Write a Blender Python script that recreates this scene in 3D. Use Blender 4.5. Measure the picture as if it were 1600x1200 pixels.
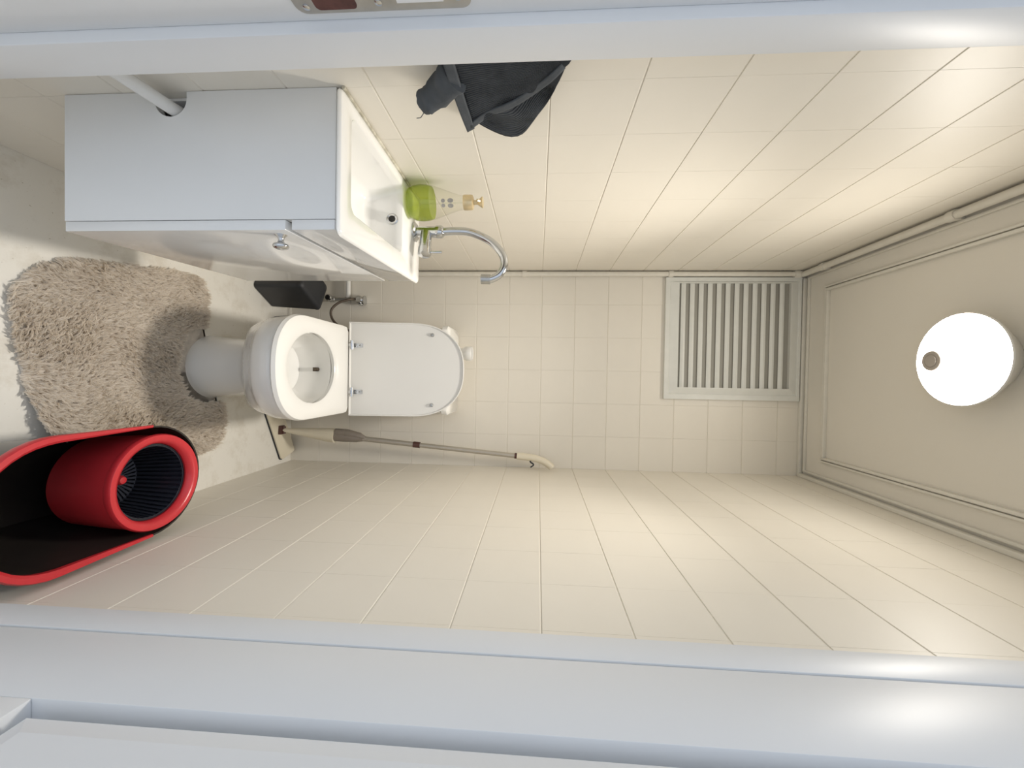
import bpy, bmesh, math, random
import numpy as np
from mathutils import Vector, Matrix, noise

for o in list(bpy.data.objects): bpy.data.objects.remove(o)
random.seed(7)
C = bpy.context.scene.collection

# ------------------------------------------------------------------ room constants (metres)
XL, XR, YB, HC, YF = -0.488, 0.413, 1.863, 2.344, 0.54   # left wall, right wall, back wall, ceiling, inner face of door wall
EYE = 1.175

# ------------------------------------------------------------------ camera (phone held on its side)
f_px, pitch, yaw, roll = 632.04, -0.0634, 0.0157, 0.0177
fwd = Vector((math.sin(yaw)*math.cos(pitch), math.cos(yaw)*math.cos(pitch), math.sin(pitch)))
right = Vector((math.cos(yaw), -math.sin(yaw), 0)); up = right.cross(fwd)
R2 = math.cos(roll)*right + math.sin(roll)*up
U2 = -math.sin(roll)*right + math.cos(roll)*up
cam = bpy.data.cameras.new('camera'); camo = bpy.data.objects.new('camera', cam); C.objects.link(camo)
m = Matrix.Identity(4)
for i in range(3):
    m[i][0] = U2[i]; m[i][1] = -R2[i]; m[i][2] = -fwd[i]
m[2][3] = EYE
camo.matrix_world = m
cam.sensor_width = 36.0; cam.lens = f_px/1600*36.0; cam.clip_start = 0.02
bpy.context.scene.camera = camo

# ------------------------------------------------------------------ world light (daylit hallway behind the camera) and exposure
W = bpy.data.worlds.new('world'); bpy.context.scene.world = W; W.use_nodes = True
bg = W.node_tree.nodes['Background']
bg.inputs[0].default_value = (0.80, 0.88, 1.0, 1); bg.inputs[1].default_value = 1.0
LAMP_STRENGTH = 27.0; LAMP_BEAM = 4.0
vs = bpy.context.scene.view_settings
vs.view_transform = 'Standard'; vs.look = 'None'; vs.gamma = 1; vs.use_curve_mapping = False; vs.exposure = 0.03

# ------------------------------------------------------------------ materials
def mat(name, rgb, rough=0.5, metal=0.0, var=0.0, scale=20.0, bump=0.0, bscale=None, spec=0.5, coat=0.0, rgb2=None):
    mt = bpy.data.materials.new(name); mt.use_nodes = True
    nt = mt.node_tree; b = nt.nodes['Principled BSDF']
    b.inputs['Base Color'].default_value = (*rgb, 1); b.inputs['Roughness'].default_value = rough
    b.inputs['Metallic'].default_value = metal; b.inputs['Specular IOR Level'].default_value = spec
    b.inputs['Coat Weight'].default_value = coat
    tc = nt.nodes.new('ShaderNodeTexCoord')
    if var > 0 or rgb2:
        n = nt.nodes.new('ShaderNodeTexNoise'); n.inputs['Scale'].default_value = scale; n.inputs['Detail'].default_value = 5
        nt.links.new(tc.outputs['Object'], n.inputs['Vector'])
        r = nt.nodes.new('ShaderNodeValToRGB')
        r.color_ramp.elements[0].position = 0.3; r.color_ramp.elements[1].position = 0.7
        a = rgb2 if rgb2 else tuple(c*(1-var) for c in rgb)
        r.color_ramp.elements[0].color = (*a, 1); r.color_ramp.elements[1].color = (*rgb, 1)
        nt.links.new(n.outputs['Fac'], r.inputs['Fac']); nt.links.new(r.outputs['Color'], b.inputs['Base Color'])
    if bump > 0:
        n2 = nt.nodes.new('ShaderNodeTexNoise'); n2.inputs['Scale'].default_value = bscale or scale; n2.inputs['Detail'].default_value = 4
        nt.links.new(tc.outputs['Object'], n2.inputs['Vector'])
        bp = nt.nodes.new('ShaderNodeBump'); bp.inputs['Strength'].default_value = bump; bp.inputs['Distance'].default_value = 0.002
        nt.links.new(n2.outputs['Fac'], bp.inputs['Height']); nt.links.new(bp.outputs['Normal'], b.inputs['Normal'])
    return mt

M = {}
M['tile'] = mat('painted_tile', (0.85, 0.80, 0.705), 0.42, var=0.03, scale=6, bump=0.10, bscale=35)
M['grout'] = mat('painted_joint', (0.84, 0.79, 0.69), 0.5, var=0.03, scale=10)
M['ceil'] = mat('ceiling_paint', (0.80, 0.76, 0.68), 0.55, var=0.03, scale=3, bump=0.05, bscale=60)
M['trim'] = mat('trim_paint', (0.80, 0.77, 0.69), 0.4, var=0.05, scale=30)
M['pipe'] = mat('pipe_paint', (0.80, 0.76, 0.67), 0.35, var=0.06, scale=40)
M['frame'] = mat('door_paint', (0.78, 0.79, 0.80), 0.40, var=0.02, scale=4, bump=0.03, bscale=25)
M['lam'] = mat('white_laminate', (0.83, 0.83, 0.82), 0.18, var=0.02, scale=8)
M['gloss'] = mat('white_gloss_front', (0.83, 0.83, 0.82), 0.08, var=0.01, scale=8, coat=0.3)
M['cer'] = mat('white_ceramic', (0.87, 0.86, 0.83), 0.10, var=0.01, scale=10, coat=0.4)
M['seat'] = mat('white_plastic', (0.83, 0.82, 0.79), 0.22, var=0.01, scale=10)
M['chrome'] = mat('chrome', (0.60, 0.61, 0.62), 0.12, 1.0, var=0.05, scale=30)
M['steel'] = mat('dull_steel', (0.52, 0.52, 0.51), 0.38, 1.0, var=0.15, scale=60)
M['black'] = mat('painted_hole_dark', (0.012, 0.011, 0.010), 0.6, var=0.2)
M['vent'] = mat('vent_white', (0.78, 0.78, 0.73), 0.4, var=0.05, scale=25)
M['cream'] = mat('cream_plastic', (0.78, 0.71, 0.56), 0.35, var=0.04, scale=20)
M['brown'] = mat('brown_plastic', (0.10, 0.04, 0.03), 0.35, var=0.2, scale=30)
M['smoke'] = mat('smoky_grey_plastic', (0.28, 0.24, 0.20), 0.20, var=0.15, scale=30)
M['pole'] = mat('grey_metal_pole', (0.50, 0.46, 0.40), 0.38, 0.55, var=0.08, scale=50)
M['bin'] = mat('charcoal_plastic', (0.026, 0.028, 0.033), 0.50, var=0.15, scale=30)
M['binlid'] = mat('charcoal_lid_plastic', (0.026, 0.028, 0.033), 0.5, var=0.1, scale=30)
M['red'] = mat('red_plastic', (0.62, 0.035, 0.045), 0.28, var=0.1, scale=20)
M['bucket'] = mat('dark_bucket_plastic', (0.032, 0.027, 0.024), 0.30, var=0.2, scale=20)
M['basket'] = mat('navy_basket_plastic', (0.022, 0.026, 0.038), 0.30, var=0.2, scale=20)
M['gold'] = mat('gold_pump', (0.76, 0.62, 0.38), 0.32, 0.55, var=0.1, scale=60)
M['greyprint'] = mat('grey_print', (0.30, 0.29, 0.27), 0.5, var=0.1)
M['hose'] = mat('dark_braided_hose', (0.12, 0.09, 0.065), 0.5, 0.3, var=0.4, scale=300)
M['wood'] = mat('bare_brown_wood', (0.14, 0.055, 0.045), 0.7, var=0.5, scale=80)
M['lampbase'] = mat('lamp_base_white', (0.72, 0.70, 0.65), 0.4, var=0.03)
M['lampknob'] = mat('lamp_knob', (0.46, 0.41, 0.36), 0.4, var=0.1)
M['backing'] = mat('rug_backing', (0.66, 0.60, 0.53), 0.9, var=0.2, scale=60)
M['nozzle'] = mat('stained_nozzle', (0.10, 0.075, 0.05), 0.4, 0.5, var=0.4, scale=200)
M['hallwall'] = mat('hall_wall_paint', (0.75, 0.75, 0.74), 0.6, var=0.03, scale=3)
M['sealant'] = mat('stained_sealant', (0.70, 0.66, 0.55), 0.6, rgb2=(0.30, 0.27, 0.19), scale=45)

def floor_mat():
    mt = mat('cream_vinyl', (0.74, 0.70, 0.615), 0.42, bump=0.06, bscale=60)
    nt = mt.node_tree; b = nt.nodes['Principled BSDF']
    tc = nt.nodes.new('ShaderNodeTexCoord')
    n = nt.nodes.new('ShaderNodeTexNoise'); n.inputs['Scale'].default_value = 7; n.inputs['Detail'].default_value = 8; n.inputs['Roughness'].default_value = 0.7
    n2 = nt.nodes.new('ShaderNodeTexNoise'); n2.inputs['Scale'].default_value = 160; n2.inputs['Detail'].default_value = 2
    r = nt.nodes.new('ShaderNodeValToRGB'); r.color_ramp.elements[0].position = 0.30; r.color_ramp.elements[1].position = 0.50
    r.color_ramp.elements[0].color = (0.68, 0.63, 0.54, 1); r.color_ramp.elements[1].color = (0.84, 0.81, 0.74, 1)
    r2 = nt.nodes.new('ShaderNodeValToRGB'); r2.color_ramp.elements[0].position = 0.25; r2.color_ramp.elements[1].position = 0.29
    r2.color_ramp.elements[0].color = (0.55, 0.5, 0.42, 1); r2.color_ramp.elements[1].color = (1, 1, 1, 1)
    mx = nt.nodes.new('ShaderNodeMixRGB'); mx.blend_type = 'MULTIPLY'; mx.inputs[0].default_value = 0.8
    nt.links.new(tc.outputs['Object'], n.inputs['Vector']); nt.links.new(tc.outputs['Object'], n2.inputs['Vector'])
    nt.links.new(n.outputs['Fac'], r.inputs['Fac']); nt.links.new(n2.outputs['Fac'], r2.inputs['Fac'])
    nt.links.new(r.outputs['Color'], mx.inputs[1]); nt.links.new(r2.outputs['Color'], mx.inputs[2])
    nt.links.new(mx.outputs['Color'], b.inputs['Base Color'])
    return mt
M['floor'] = floor_mat()

def pile_mat():
    mt = mat('taupe_pile', (0.95, 0.89, 0.80), 0.85, rgb2=(0.86, 0.79, 0.70), scale=14, spec=0.15)
    nt = mt.node_tree; b = nt.nodes['Principled BSDF']; out = nt.nodes['Material Output']
    tl = nt.nodes.new('ShaderNodeBsdfTranslucent'); tl.inputs[0].default_value = (0.95, 0.89, 0.81, 1)
    mx = nt.nodes.new('ShaderNodeMixShader'); mx.inputs[0].default_value = 0.45
    nt.links.new(b.outputs[0], mx.inputs[1]); nt.links.new(tl.outputs[0], mx.inputs[2]); nt.links.new(mx.outputs[0], out.inputs['Surface'])
    return mt
M['pile'] = pile_mat()

def towel_mat():
    mt = mat('charcoal_terry', (0.085, 0.093, 0.105), 0.9, var=0.35, scale=40, spec=0.1)
    nt = mt.node_tree; b = nt.nodes['Principled BSDF']
    uv = nt.nodes.new('ShaderNodeUVMap')
    w = nt.nodes.new('ShaderNodeTexWave'); w.wave_type = 'BANDS'; w.bands_direction = 'X'; w.inputs['Scale'].default_value = 9.0
    w.inputs['Distortion'].default_value = 0.6; w.inputs['Detail'].default_value = 1
    nt.links.new(uv.outputs['UV'], w.inputs['Vector'])
    bp = nt.nodes.new('ShaderNodeBump'); bp.inputs['Strength'].default_value = 0.9; bp.inputs['Distance'].default_value = 0.004
    nt.links.new(w.outputs['Fac'], bp.inputs['Height']); nt.links.new(bp.outputs['Normal'], b.inputs['Normal'])
    return mt
M['towel'] = towel_mat()
M['towelhem'] = mat('charcoal_hem', (0.105, 0.113, 0.123), 0.9, var=0.2, scale=60, bump=0.3, bscale=400, spec=0.1)

def mesh_mat():
    # perforated insect screen behind the louvres: flat print-fine holes
    mt = mat('perforated_screen', (0.33, 0.32, 0.28), 0.6)
    nt = mt.node_tree; b = nt.nodes['Principled BSDF']
    tc = nt.nodes.new('ShaderNodeTexCoord')
    mp = nt.nodes.new('ShaderNodeMapping'); mp.inputs['Rotation'].default_value = (0, math.radians(45), 0)
    vr = nt.nodes.new('ShaderNodeTexVoronoi'); vr.inputs['Scale'].default_value = 150; vr.inputs['Randomness'].default_value = 0
    r = nt.nodes.new('ShaderNodeValToRGB'); r.color_ramp.elements[0].position = 0.28; r.color_ramp.elements[1].position = 0.40
    r.color_ramp.elements[0].color = (0.04, 0.037, 0.032, 1); r.color_ramp.elements[1].color = (0.36, 0.345, 0.30, 1)
    nt.links.new(tc.outputs['Object'], mp.inputs['Vector']); nt.links.new(mp.outputs['Vector'], vr.inputs['Vector'])
    nt.links.new(vr.outputs['Distance'], r.inputs['Fac']); nt.links.new(r.outputs['Color'], b.inputs['Base Color'])
    return mt
M['screen'] = mesh_mat()

def glassy(name, tint, refl_rough=0.03, mixmin=0.0, diffuse=0.0, dcol=(1, 1, 1)):
    mt = bpy.data.materials.new(name); mt.use_nodes = True; nt = mt.node_tree
    nt.nodes.remove(nt.nodes['Principled BSDF']); out = nt.nodes['Material Output']
    tr = nt.nodes.new('ShaderNodeBsdfTransparent'); tr.inputs[0].default_value = (*tint, 1)
    gl = nt.nodes.new('ShaderNodeBsdfGlossy'); gl.inputs['Roughness'].default_value = refl_rough
    lw = nt.nodes.new('ShaderNodeLayerWeight'); lw.inputs[0].default_value = 0.5
    pw = nt.nodes.new('ShaderNodeMath'); pw.operation = 'POWER'; pw.inputs[1].default_value = 4.0
    fr = nt.nodes.new('ShaderNodeMath'); fr.operation = 'MULTIPLY_ADD'; fr.inputs[1].default_value = 0.5; fr.inputs[2].default_value = 0.035
    nt.links.new(lw.outputs['Facing'], pw.inputs[0]); nt.links.new(pw.outputs[0], fr.inputs[0])
    mx = nt.nodes.new('ShaderNodeMixShader')
    nt.links.new(fr.outputs[0], mx.inputs[0]); nt.links.new(gl.outputs[0], mx.inputs[2])
    if diffuse > 0:
        tc = nt.nodes.new('ShaderNodeTexCoord'); n = nt.nodes.new('ShaderNodeTexNoise'); n.inputs['Scale'].default_value = 30
        r = nt.nodes.new('ShaderNodeValToRGB'); r.color_ramp.elements[0].color = (*[c*0.55 for c in dcol], 1); r.color_ramp.elements[1].color = (*dcol, 1)
        nt.links.new(tc.outputs['Object'], n.inputs['Vector']); nt.links.new(n.outputs['Fac'], r.inputs['Fac'])
        tl = nt.nodes.new('ShaderNodeBsdfTranslucent'); nt.links.new(r.outputs['Color'], tl.inputs[0])
        df = nt.nodes.new('ShaderNodeBsdfDiffuse'); nt.links.new(r.outputs['Color'], df.inputs[0])
        a = nt.nodes.new('ShaderNodeMixShader'); a.inputs[0].default_value = 0.5
        nt.links.new(tl.outputs[0], a.inputs[1]); nt.links.new(df.outputs[0], a.inputs[2])
        m2 = nt.nodes.new('ShaderNodeMixShader'); m2.inputs[0].default_value = diffuse
        nt.links.new(tr.outputs[0], m2.inputs[1]); nt.links.new(a.outputs[0], m2.inputs[2])
        nt.links.new(m2.outputs[0], mx.inputs[1])
    else:
        nt.links.new(tr.outputs[0], mx.inputs[1])
    nt.links.new(mx.outputs[0], out.inputs['Surface'])
    return mt
M['glass'] = glassy('clear_plastic', (0.97, 0.97, 0.94))
M['liquid'] = glassy('green_soap', (0.80, 0.88, 0.36), diffuse=0.35, dcol=(0.55, 0.66, 0.08))
M['water'] = glassy('toilet_water', (0.90, 0.92, 0.90), 0.02)

def emit(name, col, s):
    mt = bpy.data.materials.new(name); mt.use_nodes = True; nt = mt.node_tree
    b = nt.nodes['Principled BSDF']; b.inputs['Base Color'].default_value = (0.85, 0.87, 0.85, 1); b.inputs['Roughness'].default_value = 0.25
    b.inputs['Emission Color'].default_value = (*col, 1); b.inputs['Emission Strength'].default_value = s
    return mt
M['dome'] = emit('lit_opal_glass', (1.0, 0.945, 0.86), LAMP_STRENGTH)

# ------------------------------------------------------------------ geometry helpers (world coordinates unless stated)
def box(bm, x0, x1, y0, y1, z0, z1, bev=0.0, seg=2):
    vs_ = [bm.verts.new((x, y, z)) for x in (x0, x1) for y in (y0, y1) for z in (z0, z1)]
    F = [(0, 1, 3, 2), (4, 6, 7, 5), (0, 4, 5, 1), (2, 3, 7, 6), (0, 2, 6, 4), (1, 5, 7, 3)]
    fs = [bm.faces.new([vs_[i] for i in f]) for f in F]
    if bev > 0:
        es = list({e for f in fs for e in f.edges})
        bmesh.ops.bevel(bm, geom=es, offset=bev, segments=seg, affect='EDGES', profile=0.5)
    return bm

def frame_of(d):
    d = d.normalized(); a = Vector((0, 0, 1)) if abs(d.z) < 0.9 else Vector((1, 0, 0))
    x = d.cross(a).normalized(); y = d.cross(x).normalized()
    return x, y

def tube(bm, pts, r, n=12, caps=True, sx=1.0, sy=1.0):
    pts = [Vector(p) for p in pts]; rs = r if isinstance(r, (list, tuple)) else [r]*len(pts)
    rings = []; px = None
    for i, p in enumerate(pts):
        d = (pts[min(i+1, len(pts)-1)] - pts[max(i-1, 0)])
        x, y = frame_of(d)
        if px is not None:
            dn = d.normalized(); x = (px - dn*px.dot(dn)).normalized(); y = dn.cross(x).normalized()
        px = x
        rings.append([bm.verts.new(p + rs[i]*(sx*math.cos(2*math.pi*k/n)*x + sy*math.sin(2*math.pi*k/n)*y)) for k in range(n)])
    for a, b in zip(rings[:-1], rings[1:]):
        for k in range(n): bm.faces.new((a[k], a[(k+1) % n], b[(k+1) % n], b[k]))
    if caps: bm.faces.new(rings[0][::-1]); bm.faces.new(rings[-1])
    return bm

def lathe(bm, prof, center, axis=(0, 0, 1), n=32, cap0=True, cap1=True):
    c = Vector(center); ax = Vector(axis).normalized(); x, y = frame_of(ax)
    rings = []
    for r, h in prof:
        if r < 1e-6: rings.append([bm.verts.new(c+ax*h)])
        else: rings.append([bm.verts.new(c+ax*h+r*(math.cos(2*math.pi*k/n)*x+math.sin(2*math.pi*k/n)*y)) for k in range(n)])
    for a, b in zip(rings[:-1], rings[1:]):
        for k in range(n):
            if len(a) == 1 and len(b) == 1: continue
            if len(a) == 1: bm.faces.new((a[0], b[(k+1) % n], b[k]))
            elif len(b) == 1: bm.faces.new((a[k], a[(k+1) % n], b[0]))
            else: bm.faces.new((a[k], a[(k+1) % n], b[(k+1) % n], b[k]))
    if cap0 and len(rings[0]) > 1: bm.faces.new(rings[0][::-1])
    if cap1 and len(rings[-1]) > 1: bm.faces.new(rings[-1])
    return bm

def loft(bm, loops, cap0=True, cap1=True):
    rings = [[bm.verts.new(p) for p in L] for L in loops]; n = len(rings[0])
    for a, b in zip(rings[:-1], rings[1:]):
        for k in range(n): bm.faces.new((a[k], a[(k+1) % n], b[(k+1) % n], b[k]))
    if cap0: bm.faces.new(rings[0][::-1])
    if cap1: bm.faces.new(rings[-1])
    return rings

def obj(name, bm, mt, parent=None, smooth=True, angle=35, kind=None):
    bmesh.ops.recalc_face_normals(bm, faces=bm.faces[:])
    me = bpy.data.meshes.new(name)
    if parent is not None and parent.get('_local') is None:
        off = wloc(parent)
        if off.length > 0: bmesh.ops.translate(bm, verts=bm.verts[:], vec=-off)
    bm.to_mesh(me); bm.free()
    me.materials.append(mt if not isinstance(mt, str) else M[mt])
    if smooth:
        me.polygons.foreach_set('use_smooth', [True]*len(me.polygons))
        try: me.set_sharp_from_angle(angle=math.radians(angle))
        except Exception: pass
    o = bpy.data.objects.new(name, me); C.objects.link(o)
    if parent is not None: o.parent = parent
    if kind: o['kind'] = kind
    return o

def wloc(o):
    v = Vector((0, 0, 0))
    while o is not None: v += o.location; o = o.parent
    return v

def thing(name, label, cat, loc, group=None):
    o = bpy.data.objects.new(name, None); C.objects.link(o); o.location = loc; o.empty_display_size = 0.05
    o['label'] = label; o['category'] = cat
    if group: o['group'] = group
    return o
def tag(o, label, cat, kind=None, group=None):
    o['label'] = label; o['category'] = cat
    if kind: o['kind'] = kind
    if group: o['group'] = group
    return o
B = bmesh.new

def rrect(x0, x1, y0, y1, r, z, n=6):
    pts = []
    for cx, cy, a0 in ((x1-r, y1-r, 0), (x0+r, y1-r, 90), (x0+r, y0+r, 180), (x1-r, y0+r, 270)):
        for k in range(n+1):
            a = math.radians(a0+90*k/n); pts.append(Vector((cx+r*math.cos(a), cy+r*math.sin(a), z)))
    return pts

# ================================================================== THE SETTING
T = 0.12
fl = tag(obj('floor', box(B(), XL-T, XR+T, YF-0.6, YB+T, -0.08, 0.0), 'floor', smooth=False), 'cream stained vinyl floor of the small toilet room', 'floor', 'structure')
hf = tag(obj('floor', box(B(), -1.6, 1.6, -1.6, YF-0.6, -0.08, 0.0), 'floor', smooth=False), 'cream floor of the hallway outside the open door', 'floor', 'structure')
ce = obj('ceiling', box(B(), XL-T, XR+T, YF-0.14, YB+T, HC, HC+0.08), 'ceil', smooth=False)
tag(ce, 'greyish painted ceiling with a rectangular moulding', 'ceiling', 'structure')
D = 0.002
wl = tag(obj('wall_left', box(B(), XL-T, XL-D, YF-0.14, YB+T, 0, HC), 'grout', smooth=False), 'cream painted tiled wall behind the washbasin', 'wall', 'structure')
wr = tag(obj('wall_right', box(B(), XR+D, XR+T, YF-0.14, YB+T, 0, HC), 'grout', smooth=False), 'cream painted tiled wall beside the mop bucket', 'wall', 'structure')
wb = tag(obj('wall_back', box(B(), XL-D, XR+D, YB+D, YB+T, 0, HC), 'grout', smooth=False), 'cream painted tiled wall behind the toilet', 'wall', 'structure')
bm = B()
box(bm, -1.6, XL-T, YF-0.14, YF, 0, HC); box(bm, XR+T, 1.6, YF-0.14, YF, 0, HC)
box(bm, XL-T, XR+T, YF-0.139, YF, 2.08, HC); box(bm, XL-D, -0.46, YF-0.10, YF, 0, 2.08); box(bm, 0.402, XR+D, YF-0.045, YF, 0, 2.08)
tag(obj('wall_front', bm, 'hallwall', smooth=False), 'painted wall around the door opening', 'wall', 'structure')

# ---- wall tiles: each tile its own low frustum, horizontal joints wider than the paint-filled vertical ones
tile_cache = {}
def tile_mesh(w, h):
    key = (round(w, 4), round(h, 4))
    if key in tile_cache: return tile_cache[key]
    gx, gz = 0.00003, 0.0004
    me = bpy.data.meshes.new('tile')
    def ring(ix, ib, it, y): return [(-w/2+ix, y, -h/2+ib), (w/2-ix, y, -h/2+ib), (w/2-ix, y, h/2-it), (-w/2+ix, y, h/2-it)]
    v = ring(gx, gz, gz, 0) + ring(gx+0.0002, gz+0.0004, gz+0.0026, -D)
    fcs = [(4, 5, 6, 7)] + [(i, (i+1) % 4, 4+(i+1) % 4, 4+i) for i in range(4)]
    me.from_pydata(v, [], fcs); me.update(); me.materials.append(M['tile'])
    tile_cache[key] = me
    return me
zj = [0.0] + [0.139+0.15*k for k in range(15)] + [HC]
def tile_wall(parent, origin, rot, joints):
    for a, b in zip(joints[:-1], joints[1:]):
        for z0, z1 in zip(zj[:-1], zj[1:]):
            if b-a < 0.008: continue
            o = bpy.data.objects.new('tile', tile_mesh(b-a, z1-z0)); C.objects.link(o); o.parent = parent
            o.location = origin((a+b)/2, (z0+z1)/2)
            o.rotation_euler = (random.gauss(0, .0008), random.gauss(0, .0003), rot+random.gauss(0, .0008))
bj = [XL] + sorted([0.263-0.15*k for k in range(5)]) + [XR]
tile_wall(wb, lambda s, z: (s, YB+D, z), 0, bj)
lj = [YF] + [0.675+0.15*k for k in range(8)] + [YB]
tile_wall(wl, lambda s, z: (XL-D, s, z), math.pi/2, lj)
rj = [YF] + [0.658+0.15*k for k in range(8)] + [YB]
tile_wall(wr, lambda s, z: (XR+D, s, z), -math.pi/2, rj)

# ---- ceiling mouldings and cornice strips
def strip_frame(bm, x0, x1, y0, y1, w, z0, z1):
    box(bm, x0, x0+w, y0, y1, z0, z1, 0.002); box(bm, x1-w, x1, y0, y1, z0, z1, 0.002)
    box(bm, x0+w, x1-w, y0, y0+w, z0, z1, 0.002); box(bm, x0+w, x1-w, y1-w, y1, z0, z1, 0.002)
bm = B(); strip_frame(bm, -0.395, 0.325, 0.68, 1.732, 0.008, HC-0.010, HC+0.001); obj('moulding_outer_bead', bm, 'trim', ce)
bm = B(); strip_frame(bm, -0.383, 0.313, 0.692, 1.720, 0.010, HC-0.013, HC+0.001); obj('moulding_inner_bead', bm, 'trim', ce)
bm = B(); box(bm, -0.455, XR-0.001, YB-0.016, YB, HC-0.020, HC, 0.003); box(bm, -0.455, XR-0.022, YB-0.034, YB-0.024, HC-0.009, HC, 0.002)
tag(obj('trim_1', bm, 'trim'), 'thin white cornice strip along the back ceiling edge', 'trim', 'structure')
bm = B(); box(bm, XR-0.016, XR, YF, YB-0.016, HC-0.024, HC-0.002, 0.003); box(bm, XR-0.034, XR-0.024, YF, YB-0.026, HC-0.010, HC, 0.002)
tag(obj('trim_2', bm, 'trim'), 'thin white cornice strip along the right ceiling edge', 'trim', 'structure')

# ---- door frame
bm = B()
box(bm, -0.46, -0.416, 0.484, YF, 0, 2.08, 0.002); box(bm, -0.462, -0.431, 0.40, 0.484, 0, 2.08, 0.002)
box(bm, -0.49, -0.431, 0.385, 0.40, 0, 2.10, 0.003)
jl = tag(obj('trim_3', bm, 'frame'), 'white door jamb with rebate and metal strike plate', 'door frame', 'structure')
bm = B(); box(bm, 0.343, 0.403, 0.495, YF, 0, 2.08, 0.0008); box(bm, 0.398, 0.47, 0.385, 0.4935, 0, 2.08, 0.002)
tag(obj('trim_4', bm, 'frame'), 'white door jamb beside the hinged door leaf', 'door frame', 'structure')
bm = B(); box(bm, -0.416, 0.343, 0.480, YF, 2.02, 2.08, 0.002)
tag(obj('trim_5', bm, 'frame'), 'white head of the door frame', 'door frame', 'structure')

# strike plate let into the rebate (parts of the jamb)
px = -0.431
def plate_poly(z0, z1, y0, y1, r, x, n=6): return [Vector((x, p.x, p.y)) for p in rrect(y0, y1, z0, z1, r, 0, n)]
bm = B(); loft(bm, [plate_poly(0.884, 1.092, 0.434, 0.4725, 0.012, px), plate_poly(0.884, 1.092, 0.434, 0.4725, 0.012, px+0.0015)])
sp = obj('strike_plate', bm, 'steel', jl, smooth=False); sp['label'] = 'dull metal strike plate'
bm = B(); loft(bm, [plate_poly(0.908, 0.958, 0.439, 0.4680, 0.006, px+0.001), plate_poly(0.908, 0.958, 0.439, 0.4680, 0.006, px+0.0019)])
o = obj('bolt_hole', bm, 'wood', sp, smooth=False); o['label'] = 'hole showing rough brown wood'
bm = B(); box(bm, px+0.001, px+0.0026, 0.438, 0.4625, 1.006, 1.060); o = obj('latch_hole', bm, 'frame', sp, smooth=False); o['label'] = 'white painted latch opening'
for z, y in ((0.897, 0.4635), (0.984, 0.4615), (1.077, 0.4590)):
    bm = B(); lathe(bm, [(0.0042, 0), (0.0042, 0.001), (0.0032, 0.0016)], (px+0.0013, y, z), (1, 0, 0), 12)
    s = obj('screw', bm, 'chrome', sp)

# ---- door leaf, open at a right angle towards the hallway
dr = bpy.data.objects.new('door_1', None); C.objects.link(dr); dr.location = (0.37, 0.1, 0.006)
tag(dr, 'white panelled door leaf standing open', 'door', 'structure')
Y1, Y0 = 0.4925, -0.30
def leafbox(name, y0, y1, z0, z1, x0=0.3440, x1=0.390, bev=0.0012):
    bm = B(); box(bm, x0, x1, y0, y1, z0, z1, bev); return obj(name, bm, 'frame', dr)
leafbox('stile', 0.386, Y1, 0.006, 2.018); leafbox('stile', Y0, -0.196, 0.006, 2.018)
for z0, z1 in ((0.006, 0.20), (0.56, 0.652), (1.92, 2.018)): leafbox('rail', -0.196, 0.386, z0, z1)
def raised(z0, z1):
    bm = B()
    def L(i, x): return [Vector((x, p.x, p.y)) for p in ((Vector((-0.196+i, z0+i)), Vector((0.386-i, z0+i)), Vector((0.386-i, z1-i)), Vector((-0.196+i, z1-i))))]
    loft(bm, [L(-.002, 0.385), L(-.002, 0.376), L(0.013, 0.376), L(0.0165, 0.350), L(0.036, 0.3455)])
    obj('raised_panel', bm, 'frame', dr, smooth=False)
raised(0.652, 1.92); raised(0.20, 0.56)

# ================================================================== PIPES AND VENT
pr = thing('corner_pipe', 'white painted vertical pipe in the back corner beside the vent', 'pipe', (-0.473, 1.849, 0))
bm = B(); tube(bm, [(-0.473, 1.849, 0.0), (-0.473, 1.849, 2.29)], 0.0115, 14); obj('pipe', bm, 'pipe', pr)
for z in (0.45, 1.107, 1.757):
    bm = B(); tube(bm, [(-0.473, 1.849, z-0.010), (-0.473, 1.849, z+0.010)], 0.0145, 14); box(bm, -0.486, -0.462, 1.852, 1.8625, z-0.007, z+0.007)
    obj('pipe_clip', bm, 'pipe', pr)
bm = B(); lathe(bm, [(0.0150, 0), (0.0165, 0.006), (0.0165, 0.024), (0.012, 0.034)], (-0.473, 1.849, 2.285), (0, 0, 1), 16); obj('elbow', bm, 'pipe', pr)
pr = thing('ceiling_pipe', 'white painted pipe clipped along the left ceiling edge', 'pipe', (-0.472, 1.2, 2.318))
bm = B(); tube(bm, [(-0.470, YF, 2.318), (-0.470, 1.84, 2.318)], 0.012, 14); obj('pipe', bm, 'pipe', pr)
for y in (0.72, 1.205, 1.715):
    bm = B(); tube(bm, [(-0.470, y-0.011, 2.318), (-0.470, y+0.011, 2.318)], 0.0155, 14); box(bm, -0.487, -0.458, y-0.006, y+0.006, 2.326, HC-0.0005)
    obj('pipe_clip', bm, 'pipe', pr)
bm = B(); box(bm, -0.458, -0.448, YF, 1.83, HC-0.007, HC-0.0002, 0.002)
tag(obj('ceiling_cable', bm, 'pipe'), 'thin white cable strip beside the ceiling pipe', 'cable')

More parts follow.
